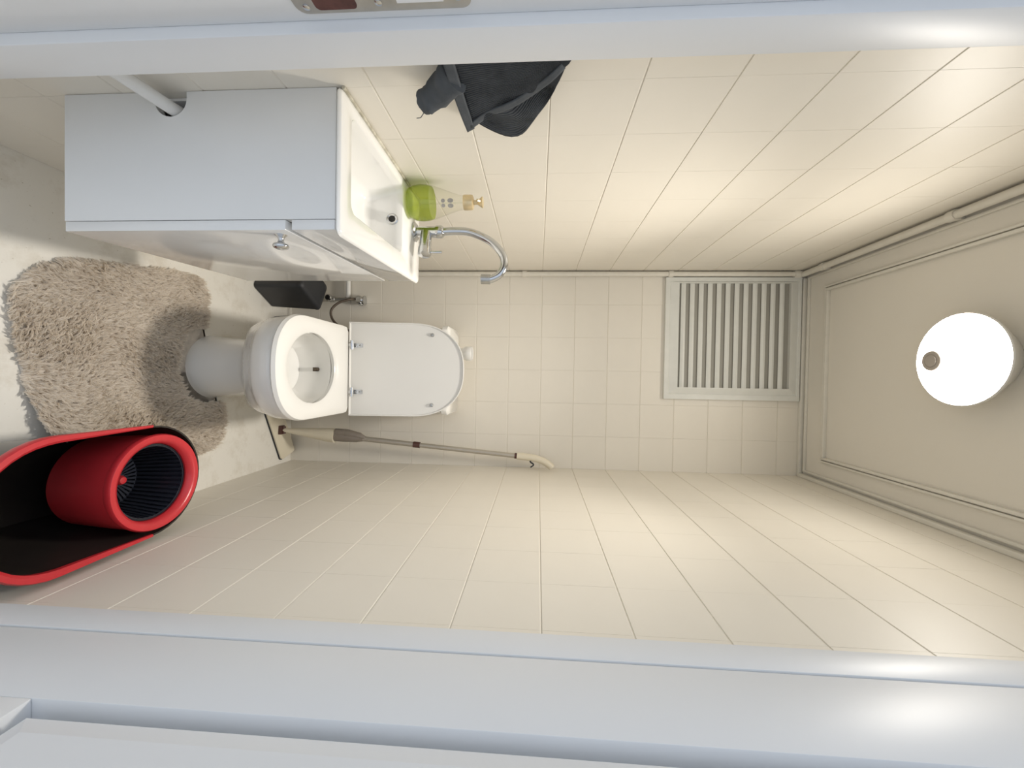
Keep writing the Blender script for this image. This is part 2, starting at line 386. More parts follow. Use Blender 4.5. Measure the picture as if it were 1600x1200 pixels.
vt = thing('ventilation_grille', 'white louvred ventilation grille high on the back wall', 'vent', (-0.19, YB, 1.74))
vx0, vx1, vz0, vz1 = -0.458, 0.083, 1.738, 2.318
ix0, ix1, iz0, iz1 = -0.432, 0.030, 1.795, 2.272
bm = B(); yw = YB-0.0005
def vring(x0, x1, z0, z1, y): return [Vector((x0, y, z0)), Vector((x1, y, z0)), Vector((x1, y, z1)), Vector((x0, y, z1))]
loft(bm, [vring(vx0, vx1, vz0, vz1, yw), vring(vx0, vx1, vz0, vz1, yw-0.016), vring(vx0+.016, vx1-.022, vz0+.018, vz1-.01, yw-0.016),
          vring(vx0+.018, vx1-.024, vz0+.022, vz1-.012, yw-0.012), vring(ix0-.003, ix1+.003, iz0-.003, iz1+.003, yw-0.020), vring(ix0, ix1, iz0, iz1, yw-0.020), vring(ix0, ix1, iz0, iz1, yw)], False, False)
obj('frame', bm, 'vent', vt, smooth=False)
bm = B(); box(bm, ix0, ix1, yw-0.0035, yw-0.001, iz0, iz1); o = obj('screen', bm, 'screen', vt, smooth=False); o['label'] = 'fine perforated insect screen'
for k in range(12):
    zc = 1.812 + k*(2.234-1.812)/11 + 0.004
    bm = B(); sec = [(-0.0095, -0.008), (-0.0095, -0.010), (0.001, -0.0145), (0.0095, -0.0125), (0.0095, -0.0105)]
    r0 = [bm.verts.new((ix0-.002, yw+y, zc+z)) for z, y in sec]; r1 = [bm.verts.new((ix1+.002, yw+y, zc+z)) for z, y in sec]
    for i in range(len(sec)): bm.faces.new((r0[i], r0[(i+1) % 5], r1[(i+1) % 5], r1[i]))
    bm.faces.new(r0[::-1]); bm.faces.new(r1)
    obj('slat', bm, 'vent', vt, smooth=False)

# ================================================================== CEILING LAMP
lc = (-0.067, 1.135, HC)
la = thing('ceiling_lamp', 'round lit ceiling lamp with opal glass and grey sensor', 'lamp', lc)
bm = B(); lathe(bm, [(0.084, -0.0005), (0.092, -0.014), (0.112, -0.044), (0.1225, -0.058), (0.1235, -0.064), (0.1205, -0.066), (0.119, -0.062), (0.05, -0.058)], lc, n=56); o = obj('base', bm, 'lampbase', la); o['label'] = 'white saucer shaped lamp base'
bm = B(); lathe(bm, [(0.119, -0.0635), (0.110, -0.068), (0.09, -0.0715), (0.06, -0.0745), (0.03, -0.076), (0.0, -0.0765)], lc, n=48, cap0=False); o = obj('glass_cover', bm, 'dome', la); o['label'] = 'glowing white glass cover'
bm = B(); lathe(bm, [(0.0275, -0.066), (0.0280, -0.0795), (0.0265, -0.0810), (0.0190, -0.0812), (0.0180, -0.0800), (0.0165, -0.0800), (0.0155, -0.0830), (0, -0.0845)], (-0.066, 1.196, HC), n=28); o = obj('sensor', bm, 'lampknob', la); o['label'] = 'round grey motion sensor'
# the lamp's downward light, given off at the face of the lamp itself
sl = bpy.data.lights.new('ceiling_lamp_light', 'AREA'); sl.shape = 'DISK'; sl.size = 0.22; sl.spread = math.radians(80); sl.energy = LAMP_BEAM; sl.color = (1.0, 0.945, 0.86)
slo = bpy.data.objects.new('ceiling_lamp_light', sl); C.objects.link(slo); slo.parent = la; slo.location = (0, 0, -0.087)

# ================================================================== VANITY CABINET AND BASIN
YN, YE = 0.672, 1.125
def skew(bm):
    for v in bm.verts:
        v.co.x -= 0.046*(v.co.y-0.67)*max(0.0, (v.co.x-XL)/0.24)
    return bm
XF = -0.247
cab = thing('vanity_cabinet', 'small white wall-hung washbasin cabinet with chrome knob', 'cabinet', (XL, 0.9, 0.33))
bm = B()
# near side panel with a half-round pipe cut-out at the wall edge
pol = [(XL+0.001, 0.330), (XF-0.0185, 0.330), (XF-0.0185, 0.826), (XL+0.001, 0.826), (XL+0.001, 0.558)]
for k in range(13):
    a = math.radians(90-180*k/12); pol.append((-0.474+0.0295*math.cos(a), 0.5285+0.0295*math.sin(a)))
pol.append((XL+0.001, 0.499))
loft(bm, [[Vector((x, YN, z)) for x, z in pol], [Vector((x, YN+0.016, z)) for x, z in pol]])
obj('side_panel', skew(bm), 'lam', cab, smooth=False)
bm = B(); box(bm, XL+0.001, XF-0.0185, YE-0.016, YE, 0.330, 0.826); obj('side_panel', skew(bm), 'lam', cab, smooth=False)
bm = B(); box(bm, XL+0.001, XF-0.0185, YN+0.016, YE-0.016, 0.330, 0.346); obj('bottom_panel', skew(bm), 'lam', cab, smooth=False)
bm = B(); box(bm, XL+0.001, XL+0.006, YN+0.016, YE-0.016, 0.346, 0.826); obj('back_panel', skew(bm), 'lam', cab, smooth=False)
bm = B(); box(bm, XF-0.0175, XF, YN, YE, 0.331, 0.738, 0.0012); dd = obj('door', skew(bm), 'gloss', cab); dd['label'] = 'glossy white cabinet door'
bm = B(); box(bm, XF-0.0175, XF, YN, YE, 0.749, 0.8255, 0.0012); obj('fascia', skew(bm), 'gloss', cab)
bm = B(); kx, ky, kz = XF-0.002, 0.700, 0.712
lathe(bm, [(0.011, 0.0), (0.0105, 0.002), (0.006, 0.007), (0.0045, 0.012), (0.006, 0.016), (0.0125, 0.019), (0.0135, 0.022), (0.012, 0.0255), (0.007, 0.0275), (0, 0.028)], (kx, ky, kz), (1, 0, 0), 20)
o = obj('knob', skew(bm), 'chrome', dd, angle=60); o['label'] = 'chrome mushroom knob'

# basin
ZT = 0.838
ba = thing('washbasin', 'small rectangular white ceramic washbasin on the cabinet', 'washbasin', (XL, 0.9, 0.826))
bx0, bx1, by0, by1 = XL+0.0015, -0.236, 0.664, 1.118
ix, iX, iy, iY = -0.462, -0.290, 0.708, 0.980
bm = B()
loops = [rrect(bx0+.006, bx1-.010, by0+.010, by1-.006, 0.008, 0.8262), rrect(bx0, bx1-.002, by0+.002, by1, 0.013, 0.830), rrect(bx0, bx1, by0, by1, 0.014, ZT-0.005), rrect(bx0+.0015, bx1-.002, by0+.002, by1-.002, 0.014, ZT-.001), rrect(bx0+.004, bx1-.005, by0+.005, by1-.005, 0.014, ZT),
         rrect(ix-.004, iX+.004, iy-.004, iY+.004, 0.022, ZT), rrect(ix, iX, iy, iY, 0.020, ZT-0.003), rrect(ix+.003, iX-.003, iy+.004, iY-.002, 0.022, ZT-0.02),
         rrect(ix+.018, iX-.012, iy+.02, iY-.008, 0.025, ZT-0.075), rrect(ix+.032, iX-.028, iy+.045, iY-.02, 0.025, ZT-0.092), rrect(ix+.06, iX-.06, iy+.10, iY-.09, 0.02, ZT-0.098)]
loft(bm, loops, False, True)
obj('bowl', skew(bm), 'cer', ba, angle=50)
oy = iY-0.0035
bm = B(); lathe(bm, [(0.0145, -0.002), (0.0145, 0.0015), (0.0125, 0.003), (0.0085, 0.002), (0.0085, 0.0)], (-0.377, oy, 0.812), (0, -1, 0.06), 24); ov = obj('overflow_ring', skew(bm), 'chrome', ba); ov['label'] = 'chrome overflow ring'
bm = B(); lathe(bm, [(0.0086, 0.0), (0.0086, 0.0008)], (-0.377, oy-0.001, 0.812), (0, -1, 0.06), 24); obj('overflow_dark_disc', skew(bm), 'black', ov)  # flat disc, black colour stands in for the shade inside an uncut hole
bm = B(); lathe(bm, [(0.022, 0), (0.022, 0.002), (0.014, 0.003)], (-0.376, 0.85, ZT-0.098), n=24); obj('drain', skew(bm), 'chrome', ba)
bm = B(); tube(bm, [(XL+0.003, by0+0.006, ZT+0.001), (XL+0.003, by1-0.004, ZT+0.001)], 0.0032, 8); obj('sealant_bead', bm, 'sealant', ba)

# waste pipe leaving through the cut-out
bm = B(); tube(bm, [(-0.452, 0.86, 0.60), (-0.455, 0.74, 0.552), (-0.460, 0.672, 0.529), (-0.466, 0.600, 0.512), (-0.468, 0.548, 0.502)], 0.0112, 16)
tag(obj('waste_pipe', bm, 'seat'), 'white plastic waste pipe leaving the cabinet side cut-out', 'pipe')

# faucet
fa = thing('faucet', 'chrome swan-neck faucet on the basin deck', 'faucet', (-0.386, 1.072, ZT))
fx, fy = -0.386, 1.072
bm = B(); lathe(bm, [(0.0255, 0), (0.0255, 0.003), (0.020, 0.008), (0.0140, 0.010)], (fx, fy, ZT), n=24); obj('base_flange', bm, 'chrome', fa)
bm = B(); lathe(bm, [(0.0145, 0.006), (0.0145, 0.056), (0.0155, 0.058), (0.0165, 0.062), (0.0165, 0.074), (0.014, 0.078), (0.0115, 0.080)], (fx, fy, ZT), n=24); obj('body', bm, 'chrome', fa)
bm = B(); lathe(bm, [(0.0155, 0.0), (0.0155, 0.046), (0.0175, 0.048), (0.0175, 0.066), (0.013, 0.069)], (fx+0.004, fy-0.004, 0.872), (0.96, -0.28, 0), 24); vb = obj('valve_body', bm, 'chrome', fa)
bm = B(); tube(bm, [(fx+0.060, fy-0.020, 0.884), (fx+0.060, fy-0.020, 0.918)], 0.0032, 10); obj('lever', bm, 'chrome', vb)
pts = []
ctrl = [(-0.386, 0.905), (-0.388, 0.95), (-0.384, 0.99), (-0.366, 1.033), (-0.345, 1.060), (-0.318, 1.079), (-0.292, 1.081), (-0.270, 1.070), (-0.259, 1.052), (-0.257, 1.040)]
def cr(p, n=5):
    out = []
    for i in range(len(p)-1):
        p0, p1, p2, p3 = (Vector(p[max(i-1, 0)]), Vector(p[i]), Vector(p[i+1]), Vector(p[min(i+2, len(p)-1)]))
        for k in range(n):
            t = k/n
            out.append(0.5*((2*p1)+(p2-p0)*t+(2*p0-5*p1+4*p2-p3)*t*t+(3*p1-p0-3*p2+p3)*t**3))
    out.append(Vector(p[-1])); return out
bm = B(); tube(bm, cr([(x, fy-0.10*(x+0.386), z) for x, z in ctrl]), 0.0102, 16); obj('spout', bm, 'chrome', fa)
ey = fy-0.10*(0.386-0.257)
bm = B(); tube(bm, [(-0.2568, ey, 1.046), (-0.2572, ey, 1.022)], 0.0130, 16); obj('aerator', bm, 'steel', fa)

# soap bottle
sx, sy, sz = -0.4385, 1.015, ZT+0.0005
so = thing('soap_bottle', 'clear bottle of green liquid soap with gold pump', 'bottle', (sx, sy, sz))
bprof = [(0.030, 0.0), (0.037, 0.004), (0.0425, 0.018), (0.0445, 0.036), (0.043, 0.052), (0.0385, 0.070), (0.032, 0.090), (0.025, 0.110), (0.0185, 0.130), (0.0165, 0.148)]
bm = B(); lathe(bm, bprof, (sx, sy, sz), n=40, cap1=False); obj('bottle', bm, 'glass', so)
lp = [(0.0285, 0.002), (0.0355, 0.006), (0.041, 0.019), (0.0428, 0.036), (0.0415, 0.052), (0.0385, 0.063), (0.0, 0.063)]
bm = B(); lathe(bm, lp, (sx, sy, sz), n=40); o = obj('liquid', bm, 'liquid', so); o['label'] = 'green liquid soap'
bm = B(); tube(bm, [(sx, sy, sz+0.145), (sx+0.004, sy, sz+0.012)], 0.0026, 8); obj('dip_tube', bm, 'glass', so)
bm = B()
lathe(bm, [(0.0175, 0.143), (0.0185, 0.145), (0.0185, 0.162), (0.017, 0.166), (0.012, 0.168), (0.006, 0.169), (0.0052, 0.180), (0.0060, 0.181)], (sx, sy, sz), n=24); o = obj('pump_collar', bm, 'gold', so); o['label'] = 'gold pump collar'
bm = B(); lathe(bm, [(0.0055, 0.178), (0.0075, 0.181), (0.0130, 0.1885), (0.0135, 0.191), (0.011, 0.192)], (sx, sy, sz), n=24); tube(bm, [(sx, sy, sz+0.186), (sx+0.006, sy-0.024, sz+0.185), (sx+0.0065, sy-0.028, sz+0.181)], 0.0035, 8); obj('pump_head', bm, 'gold', so)
def pet(cx, cz, rx, rz, name='print_mark'):
    bm = B(); N = 16; vs_ = []
    for k in range(N):
        a = 2*math.pi*k/N; dx, h = cx+rx*math.cos(a), cz+rz*math.sin(a)
        hh = [p[1] for p in bprof]; rr = [p[0] for p in bprof]; r = float(np.interp(h, hh, rr))+0.0004
        ang = -math.pi/2+math.asin(max(-1, min(1, dx/r)))+0.42
        vs_.append(bm.verts.new((sx+r*math.cos(ang), sy+r*math.sin(ang), sz+h)))
    bm.faces.new(vs_); o = obj(name, bm, 'greyprint', so, smooth=False)
for cx, cz, rx, rz in ((-.0055, .1135, .0052, .0068), (.0062, .1135, .0052, .0068), (-.0052, .0965, .0045, .0045), (.0056, .0965, .0045, .0045)): pet(cx, cz, rx, rz)

# ================================================================== TOILET
tx = -0.021
to = thing('toilet', 'white ceramic close-coupled toilet with raised lid', 'toilet', (tx, 1.5, 0))
def egg(z, yf, yb, hw, ym=None, n=40, cx=tx, pf=2.0, pb=3.0):
    ym = ym if ym is not None else yf + hw*1.15
    P_ = []
    for k in range(n):
        a = 2*math.pi*k/n; c, s = math.cos(a), math.sin(a)
        p = pb if s > 0 else pf
        x = hw*math.copysign(abs(c)**(2/p), c); y = math.copysign(abs(s)**(2/p), s)
        P_.append(Vector((cx+x, ym + (yb-ym)*y if s > 0 else ym + (ym-yf)*y, z)))
    return P_
bm = B()
S = [(0.0, 1.278, 1.70, 0.113), (0.02, 1.281, 1.70, 0.109), (0.10, 1.298, 1.70, 0.103), (0.16, 1.306, 1.70, 0.102), (0.185, 1.298, 1.70, 0.108), (0.210, 1.268, 1.70, 0.126), (0.235, 1.232, 1.70, 0.141), (0.262, 1.204, 1.68, 0.152), (0.285, 1.188, 1.66, 0.158),
     (0.305, 1.172, 1.64, 0.161), (0.318, 1.150, 1.62, 0.166), (0.335, 1.136, 1.60, 0.170), (0.385, 1.126, 1.60, 0.173), (0.397, 1.130, 1.60, 0.171), (0.401, 1.140, 1.595, 0.164)]
outer = [egg(z, yf, yb, hw, ym=(1.30 if z > 0.2 else 1.40), pf=2.2 if z > .2 else 2.0) for z, yf, yb, hw in S]
I = [(0.401, 1.195, 1.468, 0.118), (0.385, 1.186, 1.476, 0.124), (0.35, 1.192, 1.480, 0.122), (0.31, 1.205, 1.480, 0.112), (0.275, 1.225, 1.475, 0.095), (0.268, 1.27, 1.40, 0.07), (0.245, 1.31, 1.385, 0.045), (0.21, 1.33, 1.375, 0.03)]
inner = [egg(z, yf, yb, hw, ym=(yf+yb)/2, pb=2.2) for z, yf, yb, hw in I]
loft(bm, outer+inner, True, True)
obj('bowl', bm, 'cer', to, angle=60)
bm = B(); lathe(bm, [(0.0, 0), (0.052, 0.0)], (tx, 1.345, 0.262), n=28, cap1=False); obj('water', bm, 'water', to)
bm = B(); tube(bm, [(tx+0.002, 1.480, 0.345), (tx+0.002, 1.468, 0.341), (tx+0.002, 1.464, 0.334)], 0.0075, 10); o = obj('rim_nozzle', bm, 'nozzle', to); o['label'] = 'stained dark nozzle inside the bowl'
# rear shelf joining bowl and cistern
bm = B(); box(bm, tx-0.16, tx+0.16, 1.56, 1.72, 0.30, 0.402, 0.02, 3); obj('rear_shelf', bm, 'cer', to)
# seat ring
def dshape(z, yf, yb, hw, rise=0.16, n=48, rc=0.02, cx=tx):
    P_ = []
    ym = yf+rise
    arc = 25
    for k in range(arc):   # front arc, from right to left
        a = math.pi*k/(arc-1)
        P_.append(Vector((cx+hw*math.copysign(abs(math.cos(a))**0.85, math.cos(a)), ym-(ym-yf)*math.sin(a)**0.9, z)))
    m2 = n-arc
    bpts = [(cx-hw, yb-rc)]
    for k in range(1, 5):
        a = math.radians(90*k/5); bpts.append((cx-hw+rc*(1-math.cos(a)), yb-rc+rc*math.sin(a)))
    rem = m2-2*len(bpts)
    for k in range(rem): bpts.append((cx-(hw-rc)+2*(hw-rc)*(k+0.5)/rem, yb))
    for k in range(4, -1, -1):
        a = math.radians(90*k/5); bpts.append((cx+hw-rc*(1-math.cos(a)), yb-rc+rc*math.sin(a)))
    P_ += [Vector((x, y, z)) for x, y in bpts]
    return P_
def rays(L, cy=1.322, n=96, cx=tx):
    # resample an outline at evenly spread angles about the seat opening
    a = [math.atan2(p.y-cy, p.x-cx) for p in L]; out = []
    for k in range(n):
        t = -math.pi+2*math.pi*(k+0.5)/n; d = Vector((math.cos(t), math.sin(t), 0)); best = None
        for p, q in zip(L, L[1:]+L[:1]):
            e = q-p; den = d.x*e.y-d.y*e.x
            if abs(den) < 1e-9: continue
            w = Vector((p.x-cx, p.y-cy)); u_ = (w.x*e.y-w.y*e.x)/den; v_ = (w.x*d.y-w.y*d.x)/den
            if u_ > 0 and -1e-6 <= v_ <= 1+1e-6 and (best is None or u_ > best): best = u_
        out.append(Vector((cx+d.x*best, cy+d.y*best, L[0].z)))
    return out
def hole(z, cy, hl, hw, n=96, cx=tx):
    out = []
    for k in range(n):
        t = -math.pi+2*math.pi*(k+0.5)/n; rr = 1/math.sqrt((math.cos(t)/hw)**2+(math.sin(t)/hl)**2)
        out.append(Vector((cx+rr*math.cos(t), cy+rr*math.sin(t), z)))
    return out
o0, o1, o2, o3 = [rays(dshape(*a)) for a in ((0.404, 1.120, 1.562, 0.168), (0.410, 1.114, 1.566, 0.172), (0.421, 1.118, 1.564, 0.169), (0.4245, 1.13, 1.556, 0.160))]
h1, h2, h3 = hole(0.4225, 1.322, 0.150, 0.126), hole(0.417, 1.322, 0.143, 0.1185), hole(0.404, 1.322, 0.146, 0.121)
bm = B(); rg = loft(bm, [o0, o1, o2, o3, h1, h2, h3], False, False)
for k in range(len(o0)): bm.faces.new((rg[-1][k], rg[-1][(k+1) % len(o0)], rg[0][(k+1) % len(o0)], rg[0][k]))
o = obj('seat', bm, 'seat', to, angle=50); o['label'] = 'white plastic seat ring'
# lid, hinged upright and leaning back on the cistern
def lidp(s, h, d, hw=0.190, Hh=0.462):   # s across, h up, d out of the lid (towards the viewer)
    tilt = 0.10
    return Vector((tx-0.004+s, 1.598+h*math.sin(tilt)-d*math.cos(tilt), 0.410+h*math.cos(tilt)+d*math.sin(tilt)))
def lidloop(inset, d, n=44):
    hw = 0.190-inset; Hh = 0.465-inset; st = 0.255; L = []
    for k in range(29):
        a = math.pi*k/28; L.append((hw*math.copysign(abs(math.cos(a))**0.82, math.cos(a)), st+(Hh-st)*math.sin(a)**0.92))
    L += [(-hw, st*t+inset*(1-t)) for t in (0.75, 0.5, 0.25, 0.0)]
    L += [(-hw*0.5, inset), (0, inset), (hw*0.5, inset)]
    L += [(hw, st*t+inset*(1-t)) for t in (0.0, 0.25, 0.5, 0.75)]
    return [lidp(s, h, d) for s, h in L]
bm = B(); loft(bm, [lidloop(0.012, -0.014), lidloop(0.003, -0.012), lidloop(0.0, -0.006), lidloop(0.0, 0.006), lidloop(0.0012, 0.007), lidloop(0.004, 0.0065), lidloop(0.007, 0.001), lidloop(0.02, 0.0)])
ld = obj('lid', bm, 'seat', to, angle=40); ld['label'] = 'raised white toilet lid'
for s in (-0.143, 0.143):
    bm = B(); ax = lidp(s, 0.33, 1)-lidp(s, 0.33, 0); lathe(bm, [(0.0075, -0.001), (0.0075, 0.006), (0.005, 0.010), (0, 0.0105)], lidp(s, 0.335, 0.0), ax, 14); obj('bumper', bm, 'steel', ld)
for s in (-0.095, 0.093):
    bm = B(); p = lidp(s, 0.0, 0.004)
    tube(bm, [(p.x-0.018, p.y-0.020, 0.432), (p.x+0.018, p.y-0.020, 0.432)], 0.0075, 14)
    tube(bm, [(p.x, p.y-0.022, 0.4235), (p.x, p.y-0.022, 0.432)], 0.010, 14)
    q = [lidp(s-0.008, 0.01, 0.001), lidp(s+0.008, 0.01, 0.001), lidp(s+0.008, 0.055, 0.001), lidp(s-0.008, 0.055, 0.001)]
    q2 = [v+(lidp(0, 0, 0.004)-lidp(0, 0, 0)) for v in q]; loft(bm, [q, q2])
    hg = obj('hinge', bm, 'chrome', to, angle=40); hg['label'] = 'chrome lid hinge'
    for h in (0.026, 0.044):
        bm = B(); ax = lidp(0, 0, 1)-lidp(0, 0, 0); lathe(bm, [(0.0035, 0), (0.0035, 0.001), (0.002, 0.0016)], lidp(s, h, 0.005), ax, 10); obj('screw', bm, 'steel', hg)
# cistern
def cist(z, hw, y0, y1, r=0.03): return rrect(tx-0.004-hw, tx-0.004+hw, y0, y1, r, z, 6)
bm = B(); loft(bm, [cist(0.398, 0.165, 1.69, 1.852), cist(0.42, 0.168, 1.684, 1.855), cist(0.77, 0.180, 1.668, 1.860)]); o = obj('cistern', bm, 'cer', to, angle=50)
bm = B(); loft(bm, [cist(0.770, 0.182, 1.664, 1.8615), cist(0.775, 0.188, 1.658, 1.8615), cist(0.797, 0.188, 1.658, 1.8615), cist(0.806, 0.180, 1.667, 1.858)]); obj('cistern_lid', bm, 'cer', to, angle=50)
bm = B(); lathe(bm, [(0.022, 0.805), (0.022, 0.850), (0.030, 0.862), (0.031, 0.886), (0.028, 0.891), (0.025, 0.889), (0.023, 0.858), (0.0, 0.857)], (-0.101, 1.735, 0), n=28); fb = obj('flush_knob', bm, 'seat', to)

# ---- water supply behind the toilet
ws = thing('water_supply', 'chrome angle valves on a white pipe near the floor', 'valve', (-0.36, 1.84, 0.29))
bm = B(); tube(bm, [(-0.462, 1.842, 0.285), (-0.352, 1.842, 0.285)], 0.0105, 14); obj('pipe', bm, 'seat', ws)
bm = B(); tube(bm, [(-0.352, 1.842, 0.215), (-0.352, 1.842, 0.335)], 0.0085, 14); lathe(bm, [(0.013, 0), (0.013, 0.022)], (-0.352, 1.842, 0.274), n=14); obj('riser', bm, 'steel', ws)
bm = B(); lathe(bm, [(0.012, 0.0), (0.014, 0.004), (0.014, 0.024), (0.010, 0.028)], (-0.352, 1.842, 0.196), n=18); tube(bm, [(-0.352, 1.842, 0.212), (-0.352, 1.806, 0.212)], [0.010, 0.011], 14); lathe(bm, [(0.009, 0), (0.016, 0.003), (0.016, 0.012), (0.012, 0.016)], (-0.352, 1.808, 0.212), (0, -1, 0), 12); va = obj('angle_valve', bm, 'chrome', ws)
bm = B(); lathe(bm, [(0.012, 0.0), (0.015, 0.004), (0.015, 0.024), (0.022, 0.028), (0.022, 0.031)], (-0.348, 1.842, 0.335), n=18); tube(bm, [(-0.348, 1.842, 0.348), (-0.325, 1.836, 0.348)], [0.012, 0.011], 14); lathe(bm, [(0.009, 0), (0.017, 0.003), (0.017, 0.014), (0.012, 0.018)], (-0.348, 1.828, 0.348), (0, -1, 0), 12); obj('angle_valve', bm, 'chrome', ws)
bm = B(); tube(bm, cr([(-0.352, 1.826, 0.33), (-0.345, 1.80, 0.315), (-0.325, 1.775, 0.275), (-0.29, 1.76, 0.248), (-0.25, 1.76, 0.252), (-0.215, 1.768, 0.285), (-0.192, 1.785, 0.34), (-0.165, 1.80, 0.41)]), 0.0055, 10); o = obj('hose', bm, 'hose', ws); o['label'] = 'dark flexible hose'

# ---- waste bin: turned box with a sloping lid
bn = thing('waste_bin', 'charcoal plastic waste bin between cabinet and toilet', 'bin', (-0.37, 1.70, 0))
e1 = Vector((0.07, 0.13, 0)).normalized(); e2 = Vector((-e1.y, e1.x, 0)); c0 = Vector((-0.357, 1.583, 0))
def binloop(z, g, l=0.163, w=0.135, r=0.016):
    pts = rrect(-g, l+g, -g, w+g, r, 0, 5); return [c0+e1*p.x+e2*p.y+Vector((0, 0, z)) for p in pts]
bm = B(); loft(bm, [binloop(0.0, -.012), binloop(0.004, -.008), binloop(0.195, 0.0), binloop(0.199, -0.001)]); obj('body', bm, 'bin', bn, angle=50)
bm = B(); loft(bm, [binloop(0.1985, 0.0015), binloop(0.208, 0.0015), binloop(0.214, -0.003), binloop(0.216, -0.02)]); o = obj('lid', bm, 'binlid', bn, angle=50); o['label'] = 'charcoal flat lid'

# ================================================================== RUG
rugo = [(-0.137, 0.820), (-0.179, 0.824), (-0.212, 0.840), (-0.240, 0.866), (-0.266, 0.904), (-0.280, 0.937), (-0.291, 0.988), (-0.302, 1.071), (-0.314, 1.167), (-0.328, 1.275), (-0.325, 1.320), (-0.293, 1.345), (-0.215, 1.356), (-0.160, 1.358),
        (-0.150, 1.320), (-0.135, 1.278), (-0.100, 1.250), (-0.021, 1.238), (0.055, 1.252), (0.095, 1.290), (0.105, 1.350), (0.105, 1.418), (0.150, 1.430), (0.215, 1.430), (0.258, 1.408), (0.280, 1.350), (0.282, 1.270), (0.266, 1.150), (0.240, 1.055), (0.198, 1.005), (0.170, 0.950), (0.165, 0.900), (0.148, 0.876), (0.107, 0.862), (0.018, 0.842), (-0.053, 0.831)]
rug = thing('shaggy_bath_mat', 'taupe shaggy contour mat around the toilet foot', 'rug', (0, 1.1, 0.0))
def rsmooth(p): 
    q = [Vector((x, y, 0)) for x, y in p]; n = len(q); out = []
    for i in range(n):
        p0, p1, p2, p3 = q[i-1], q[i], q[(i+1) % n], q[(i+2) % n]
        for k in range(4):
            t = k/4; out.append(0.5*((2*p1)+(p2-p0)*t+(2*p0-5*p1+4*p2-p3)*t*t+(3*p1-p0-3*p2+p3)*t**3))
    return out
RO = rsmooth(rugo)
RSIGN = 1 if sum(RO[k-1].x*RO[k].y-RO[k].x*RO[k-1].y for k in range(len(RO))) < 0 else -1
def lift(x, y):   # the near edge by the bucket curls up slightly
    d = math.hypot(x-0.17, y-0.855); return 0.030*math.exp(-(d/0.075)**2)
bm = B()
RI = []
for k in range(len(RO)):
    d_ = (RO[(k+1) % len(RO)]-RO[k-1]).normalized(); RI.append(RO[k]+Vector((d_.y, -d_.x, 0))*RSIGN*0.007)
vb_ = [bm.verts.new((p.x, p.y, 0.0005+lift(p.x, p.y))) for p in RI]; vt_ = [bm.verts.new((p.x, p.y, 0.008+lift(p.x, p.y))) for p in RI]
n = len(RO)
for k in range(n): bm.faces.new((vb_[k], vb_[(k+1) % n], vt_[(k+1) % n], vt_[k]))
f1 = bm.faces.new(vb_[::-1]); f2 = bm.faces.new(vt_); bmesh.ops.triangulate(bm, faces=[f1, f2])
obj('backing', bm, 'backing', rug, smooth=False)
# pile: one mesh of tapered tufts, combed by a swirling direction field
rng = np.random.default_rng(3)
poly = np.array([(p.x, p.y) for p in RO])
def inside(px_, py_):
    r = np.zeros(len(px_), bool); j = len(poly)-1
    for i in range(len(poly)):
        xi, yi = poly[i]; xj, yj = poly[j]
        c = ((yi > py_) != (yj > py_)) & (px_ < (xj-xi)*(py_-yi)/(yj-yi+1e-12)+xi); r ^= c; j = i
    return r
NT, PB = 13000, 9                      # tufts and blades per tuft
X_ = rng.uniform(-0.335, 0.29, NT*2); Y_ = rng.uniform(0.81, 1.44, NT*2); k_ = inside(X_, Y_); X_, Y_ = X_[k_][:NT], Y_[k_][:NT]; nt_ = len(X_)
def field(x, y, s, o):
    return np.array([noise.noise(Vector((a*s+o, b*s, o))) for a, b in zip(x, y)])
gx_ = np.linspace(-0.34, 0.30, 60); gy_ = np.linspace(0.80, 1.45, 60); GX, GY = np.meshgrid(gx_, gy_)
A = (field(GX.ravel(), GY.ravel(), 5.5, 1.7)*3.2).reshape(60, 60); Lh = (field(GX.ravel(), GY.ravel(), 9.0, 9.1)).reshape(60, 60)
ii = np.clip(((Y_-0.80)/0.65*59).astype(int), 0, 59); jj = np.clip(((X_+0.34)/0.64*59).astype(int), 0, 59)
tang = A[ii, jj]+1.9+rng.normal(0, 0.7, nt_); tlean = np.clip(0.011*(1+0.9*Lh[ii, jj])+rng.normal(0, 0.004, nt_), 0.001, 0.02); thgt = 0.015*(1+0.35*Lh[ii, jj])+rng.normal(0, 0.0025, nt_)
rep = lambda a: np.repeat(a, PB)
nb = nt_*PB
ox, oy_ = rng.normal(0, 0.0019, nb), rng.normal(0, 0.0019, nb)
X_, Y_, ang, lean, hgt = rep(X_)+ox, rep(Y_)+oy_, rep(tang), rep(tlean), rep(thgt)+rng.normal(0, 0.0015, nb)
tipx, tipy = lean*np.cos(ang)-0.55*ox, lean*np.sin(ang)-0.55*oy_
LF = 0.030*np.exp(-(np.hypot(X_-0.17, Y_-0.855)/0.075)**2)
w_ = rng.uniform(0.0006, 0.0011, nb); wa = rng.uniform(0, 6.283, nb)
P0 = np.stack([X_-w_*np.cos(wa), Y_-w_*np.sin(wa), 0.007+LF], 1); P1 = np.stack([X_+w_*np.cos(wa), Y_+w_*np.sin(wa), 0.007+LF], 1)
mx_ = X_+tipx*0.4; my_ = Y_+tipy*0.4
P2 = np.stack([mx_+w_*np.cos(wa), my_+w_*np.sin(wa), 0.007+LF+hgt*0.62], 1); P3 = np.stack([mx_-w_*np.cos(wa), my_-w_*np.sin(wa), 0.007+LF+hgt*0.62], 1)
P4 = np.stack([X_+tipx, Y_+tipy, 0.007+LF+hgt], 1)
V = np.stack([P0, P1, P2, P3, P4], 1).reshape(-1, 3)-np.array([0, 1.1, 0])
base = np.arange(nb)*5
